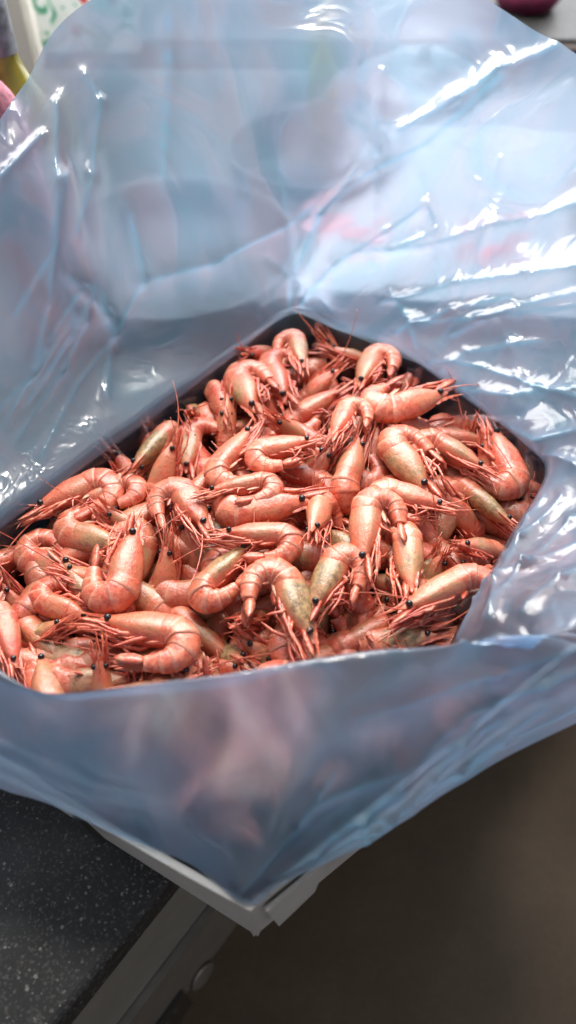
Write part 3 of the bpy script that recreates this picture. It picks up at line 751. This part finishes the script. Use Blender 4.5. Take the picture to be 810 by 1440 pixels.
crum = np.exp(-(((Q[..., 0]-740)/75)**2 + ((Q[..., 1]-790)/95)**2)) + .5*np.exp(-(((Q[..., 0]-690)/120)**2 + ((Q[..., 1]-560)/70)**2)) + .45*np.exp(-(((Q[..., 0]-640)/130)**2 + ((Q[..., 1]-440)/50)**2))
crum = np.clip(crum, 0, 1)*(vv > 1.0)
front = np.exp(-((cu-14)/4.5)**4); right = np.exp(-((cu-3)/2.6)**4)
haze = 1.0*np.ones((NU, NV)) + (1-front)*np.clip(vv-1.6, 0, 1)*.55 - front*np.where(vv < 1.9, .97, .22)
haze = np.where(vv < .95, haze*.06, haze) + right*np.exp(-((vv-1.3)/.8)**2)*.9*(vv > .98)
V_ = W.reshape(-1, 3)
fa = [[u*NV+v, ((u+1) % NU)*NV+v, ((u+1) % NU)*NV+v+1, u*NV+v+1] for u in range(NU) for v in range(NV-1)]
me = mesh('plastic_bag', V_, fa, [M_FILM], True, {'crease': (crease*.8).reshape(-1), 'crumple': crum.reshape(-1), 'haze': haze.reshape(-1)})
bag = obj('plastic_bag', me, label='crumpled translucent blue plastic liner bag opened wide around the shrimp', cat='plastic bag')

# ------------------------------------------------------------------ things behind the bag
M_WHITE = simple('white_card', (.30,.285,.295), .7, var=.03)
M_RED = simple('red_print', (.46,.15,.16), .6, var=.15); M_GREYP = simple('grey_print', (.30,.32,.36), .6, var=.1)
ZL = .030
lid = bpy.data.objects.new('carton_lid', None); COL.objects.link(lid); lc = at(620, 290, 0); lid.location = (lc.x, lc.y, 0)
lid['label'] = 'white printed carton lid lying behind the bag on the right'; lid['category'] = 'box lid'
lq = [at(398, 400, ZL), at(830, 450, ZL), at(815, 185, ZL), at(528, 172, ZL)]
g = G(); g.prism([(p.x, p.y) for p in lq], .002, ZL); o = under(obj('lid_panel', g.mesh('lid_panel', [M_WHITE])), lid)
bv = o.modifiers.new('b', 'BEVEL'); bv.width = .003; bv.segments = 2
def ellipse(px, py, rx, ry, z, name, m, par, ang=0, hole=0):
    c = at(px, py, z); g = G(); n = 32
    pts = [Vector((c.x, c.y, z)) + Matrix.Rotation(ang, 3, 'Z') @ Vector((rx*math.cos(2*math.pi*k/n), ry*math.sin(2*math.pi*k/n), 0)) for k in range(n)]
    if hole:
        g.v = pts + [c + (p-c)*hole for p in pts]; g.f = [[k, (k+1) % n, n+(k+1) % n, n+k] for k in range(n)]
    else: g.v = pts; g.f = [list(range(n))]
    return under(obj(name, g.mesh(name, [m])), par)
ellipse(462, 312, .028, .014, ZL+.001, 'red_print', M_RED, lid, .3); ellipse(510, 330, .022, .012, ZL+.001, 'red_print', M_RED, lid, -.2)
ellipse(737, 277, .036, .013, ZL+.001, 'grey_print', M_GREYP, lid, -.15); ellipse(706, 362, .026, .02, ZL+.001, 'red_print', M_RED, lid, .2)
ellipse(700, 195, .05, .03, ZL+.001, 'grey_print', M_GREYP, lid, 0, .8)
fc = bpy.data.curves.new('letter', 'FONT'); fc.body = 'S'; fc.size = .035; fc.materials.append(M_GREYP)
fo = obj('letter', fc, loc=at(770, 343, ZL+.001)); under(fo, lid); fo.rotation_euler = (0, 0, .1)
lm = bpy.data.meshes.new_from_object(fo); mwl = fo.matrix_world.copy(); lo2 = bpy.data.objects.new('letter', lm); COL.objects.link(lo2); lo2.location = at(770, 343, ZL+.001); lo2.rotation_euler = (0,0,.1); under(lo2, lid); bpy.data.objects.remove(fo); lo2.name = 'letter'

M_PAN = simple('dark_steel', (.018,.02,.026), .65, .0, var=.1); M_RIMS = simple('bright_steel', (.22,.22,.23), .5, .8, var=.05)
M_PANB = simple('worn_steel', (.075,.075,.08), .7, .0, var=.2)
def pan(px, py, r, h, lab, name, handle=None):
    c = at(px, py, .0); e = bpy.data.objects.new(name, None); COL.objects.link(e); e.location = (c.x, c.y, .001); e['label'] = lab; e['category'] = 'pan'
    g = G(); g.lathe([(.001, .004), (r*.80, .004), (r*.86, .008), (r*.95, h*.9)], 56); obj('inside', g.mesh('inside', [M_PAN], True), e)
    g = G(); g.lathe([(r*.95, h*.9), (r*.97, h), (r*1.02, h), (r*1.02, h-.003), (r*.90, .003), (r*.80, 0), (.001, 0)], 56); obj('body', g.mesh('body', [M_PANB], True), e)
    if handle:
        g = G(); a = handle; d = Vector((math.cos(a), math.sin(a), 0))
        g.tube([d*r, d*(r+.05)+Vector((0,0,h+.008)), d*(r+.16)+Vector((0,0,h+.018))], [.008, .009, .010], 8); obj('handle', g.mesh('handle', [M_BLACK], True), e)
    return e
pan(250, 385, .115, .035, 'wide dark frying pan with bright rim behind the bag at left', 'frying_pan', 2.6)
pan(432, 262, .085, .045, 'smaller dark pan with bright rim behind the bag near the middle', 'frying_pan')
# steel lid with concentric steps
e = bpy.data.objects.new('pot_lid', None); COL.objects.link(e); c = at(592, 118, .0); e.location = (c.x, c.y, .002); e['label'] = 'round stepped steel pot lid far behind the bag, upper right'; e['category'] = 'pot lid'
g = G(); g.lathe([(.085, 0), (.085, .006), (.070, .010), (.066, .016), (.050, .020), (.046, .027), (.025, .032), (.001, .034)], 56); obj('dome', g.mesh('dome', [M_RIMS], True), e)
g = G(); g.lathe([(.008, .033), (.008, .045), (.016, .050), (.016, .056), (.001, .058)], 24); obj('knob', g.mesh('knob', [M_BLACK], True), e)

def glass(name, col):
    m, nt, b, o = mat(name); b.inputs['Base Color'].default_value = col + (1,); b.inputs['Roughness'].default_value = .06
    b.inputs['Transmission Weight'].default_value = .55; b.inputs['IOR'].default_value = 1.45; return m
def bottle(px, py, z, hgt, r, lab, gm, capm, label_m, c=None):
    c = c or at(px, py, z); e = bpy.data.objects.new('bottle', None); COL.objects.link(e); e.location = (c.x, c.y, z); e['label'] = lab; e['category'] = 'bottle'
    g = G(); g.lathe([(.001, 0), (r*.95, 0), (r, .006), (r, hgt*.55), (r*.93, hgt*.62), (r*.55, hgt*.70), (r*.38, hgt*.76), (r*.36, hgt*.9), (r*.40, hgt*.97), (.001, hgt*.97)], 40)
    obj('glass_body', g.mesh('glass_body', [gm], True), e)
    g = G(); g.lathe([(r*.41, hgt*.78), (r*.42, hgt*.98), (r*.40, hgt), (.001, hgt)], 32); obj('foil', g.mesh('foil', [capm], True), e)
    g = G(); g.lathe([(r*1.01, hgt*.14), (r*1.015, hgt*.15), (r*1.015, hgt*.44), (r*1.01, hgt*.45)], 40); obj('paper_label', g.mesh('paper_label', [label_m], True), e)
    return e
M_GREEN = glass('green_glass', (.42, .36, .05)); M_YEL = glass('yellow_oil', (.75, .60, .10)); M_GLASS = M_GREEN
M_FOIL = simple('grey_foil', (.20,.21,.24), .35, .3, var=.5, scale=120); M_PAPER = simple('cream_paper', (.75,.72,.65), .7, var=.1)
bottle(449, 240, 0, .17, .015, 'yellow oil bottle standing far behind the bag, middle', M_YEL, M_PAPER, M_YEL)
dd_ = at(0, 72, 0) - Vector((0,0,CZ)); pb = Vector((0,0,CZ)) + dd_*(.62/dd_.y); b1 = bottle(0, 0, 0, .257, .032, 'green wine bottle with grey foil in the top left corner', M_GREEN, M_FOIL, M_PAPER, Vector((pb.x, pb.y, 0)))

# window wall
M_FRAME = simple('window_frame_paint', (.74,.69,.62), .5, var=.04)
YW = 1.09
XJ = at(37, 60, .05).x*1.0
jp = at(36, 60, 0); 
def onwall(px, py, y):
    d = at(px, py, 0) - Vector((0,0,CZ)); return Vector((0,0,CZ)) + d*(y/d.y)
XJ = onwall(36, 55, YW).x
wl = bpy.data.objects.new('window', None); COL.objects.link(wl); wl.location = (XJ+.5, YW, 0); wl['label'] = 'bright kitchen window with pale frame in the top left corner'; wl['category'] = 'window'
g = G(); g.box((XJ-.011, YW-.02, .001), (XJ+.011, YW+.03, 1.3)); g.box((XJ+1.1, YW-.02, .001), (XJ+1.13, YW+.03, 1.3)); g.box((XJ+.0111, YW-.01, 1.27), (XJ+1.0999, YW+.03, 1.3))
under(obj('frame', g.mesh('frame', [M_FRAME])), wl)
m, nt, b, o_ = mat('daylight_outside'); nt.nodes.remove(b); em = N(nt, 'ShaderNodeEmission', Strength=4.0); em.inputs[0].default_value = (.95, .98, 1, 1); nt.links.new(em.outputs[0], o_.inputs['Surface'])
g = G(); g.add([(-3.2,YW+.6,-.9),(2.5,YW+.6,-.9),(2.5,YW+.6,2.2),(-3.2,YW+.6,2.2)], [(0,1,2,3)]); obj('sky', g.mesh('sky', [m]), kind='structure')
# floral curtain
m, nt, b, o_ = mat('floral_cloth'); L = nt.links.new; tc = N(nt, 'ShaderNodeTexCoord')
nz = N(nt, 'ShaderNodeTexNoise', Scale=42.0, Detail=1.0, Distortion=1.5); L(tc.outputs['Object'], nz.inputs['Vector'])
vo = N(nt, 'ShaderNodeTexVoronoi', Scale=55.0); L(tc.outputs['Object'], vo.inputs['Vector'])
leaf = mth(nt, 'MULTIPLY', mth(nt, 'GREATER_THAN', nz.outputs[0], .56), .9)
cc = mixc(nt, leaf, (.92,.93,.90), (.25,.58,.42)); sp2 = N(nt, 'ShaderNodeSeparateColor'); L(vo.outputs['Color'], sp2.inputs[0])
fl = mth(nt, 'MULTIPLY', mth(nt, 'GREATER_THAN', sp2.outputs[0], .72), mth(nt, 'LESS_THAN', vo.outputs['Distance'], .30)); cc = mixc(nt, fl, cc, (.80,.16,.18))
L(cc, b.inputs['Base Color']); tl_ = N(nt, 'ShaderNodeBsdfTranslucent'); L(cc, tl_.inputs[0]); mxs = nt.nodes.new('ShaderNodeMixShader'); mxs.inputs[0].default_value = .8
L(b.outputs[0], mxs.inputs[1]); L(tl_.outputs[0], mxs.inputs[2]); L(mxs.outputs[0], o_.inputs['Surface'])
g = G(); n_ = 60; v = []; f = []
for i in range(n_):
    for z in (.016, .3, .7, 1.2):
        v.append((XJ + .016 + .0022*i, YW + .012 + .0015*math.sin(i*.35), z))
for i in range(n_-1):
    for k in range(3): f.append((i*4+k, (i+1)*4+k, (i+1)*4+k+1, i*4+k+1))
g.add(v, f); cu_ = obj('curtain', g.mesh('curtain', [m], True), label='white curtain with green leaves and red flowers at the window frame', cat='curtain')
sm = cu_.modifiers.new('s', 'SOLIDIFY'); sm.thickness = .0008
# knitted mauve cloth in front of the wine bottle
M_KNIT = simple('mauve_knit', (.36,.13,.17), .9, var=.35, scale=240, bump=.6)
g = G(); kd = at(-32, 120, 0) - Vector((0,0,CZ)); kc = Vector((0,0,CZ)) + kd*(.55/kd.y); n_ = 40; v = []; f = []
for i in range(40):
    z = .001 + .215*i/39
    for k in range(n_):
        t = 2*math.pi*k/n_; q = z/.216; rr = .030*(1-.25*q**3)*(1+.05*math.sin(i*2.1)+.02*math.sin(k*3)); rr *= (1-max(0,(q-.9))*6)
        v.append((kc.x + rr*math.cos(t)*1.0, kc.y + rr*.8*math.sin(t), z))
for i in range(39):
    for k in range(n_): f.append((i*n_+k, i*n_+(k+1) % n_, (i+1)*n_+(k+1) % n_, (i+1)*n_+k))
f.append([39*n_+k for k in range(n_)]); g.add(v, f); obj('knitted_cover', g.mesh('knitted_cover', [M_KNIT], True), label='mauve ribbed knitted cover at the left edge before the wine bottle', cat='knitted cover')
# magenta cloth and dark tin at the top right corner
g = G(); mc = at(745, -22, .03); g.lathe([(.001,-.03),(.040,-.028),(.052,-.012),(.050,.006),(.034,.016),(.001,.019)], 36, (mc.x, mc.y, .0305))
for i, q in enumerate(g.v): g.v[i] = q + noise.noise_vector(q*30)*.004
obj('magenta_cloth', g.mesh('magenta_cloth', [simple('magenta_fabric', (.16,.012,.055), .8, var=.3, scale=90, bump=.4)], True), label='bunched magenta cloth at the top right behind the bag', cat='cloth')
# walls beside the window
M_WALL = simple('wall_paint', (.55,.52,.48), .7, var=.04); M_WOOD = simple('dark_wood', (.022,.013,.009), .9, var=.4, scale=14, bump=.2)
g = G(); g.box((-3, YW, -.88), (XJ-.012, YW+.1, 2.2)); g.box((XJ-.0119, YW, 1.301), (XJ+1.131, YW+.1, 2.2)); g.box((XJ-.0119,YW+.001,-.88),(XJ+1.131,YW+.1,0.0))
obj('wall', g.mesh('wall', [M_WALL]), kind='structure')
g = G(); g.box((XJ+1.132, YW-.002, -.88), (3, YW+.1, 2.2)); obj('wood_panelled_wall', g.mesh('wood_panelled_wall', [M_WOOD]), kind='structure')
g = G(); tb = at(800, 10, .03); g.box((tb.x-.10, tb.y-.12, .001), (tb.x+.25, YW-.01, .028)); bb = obj('chopping_board', g.mesh('chopping_board', [M_WOOD]), label='dark brown wooden board in the top right corner', cat='board')

S.render.film_transparent = False
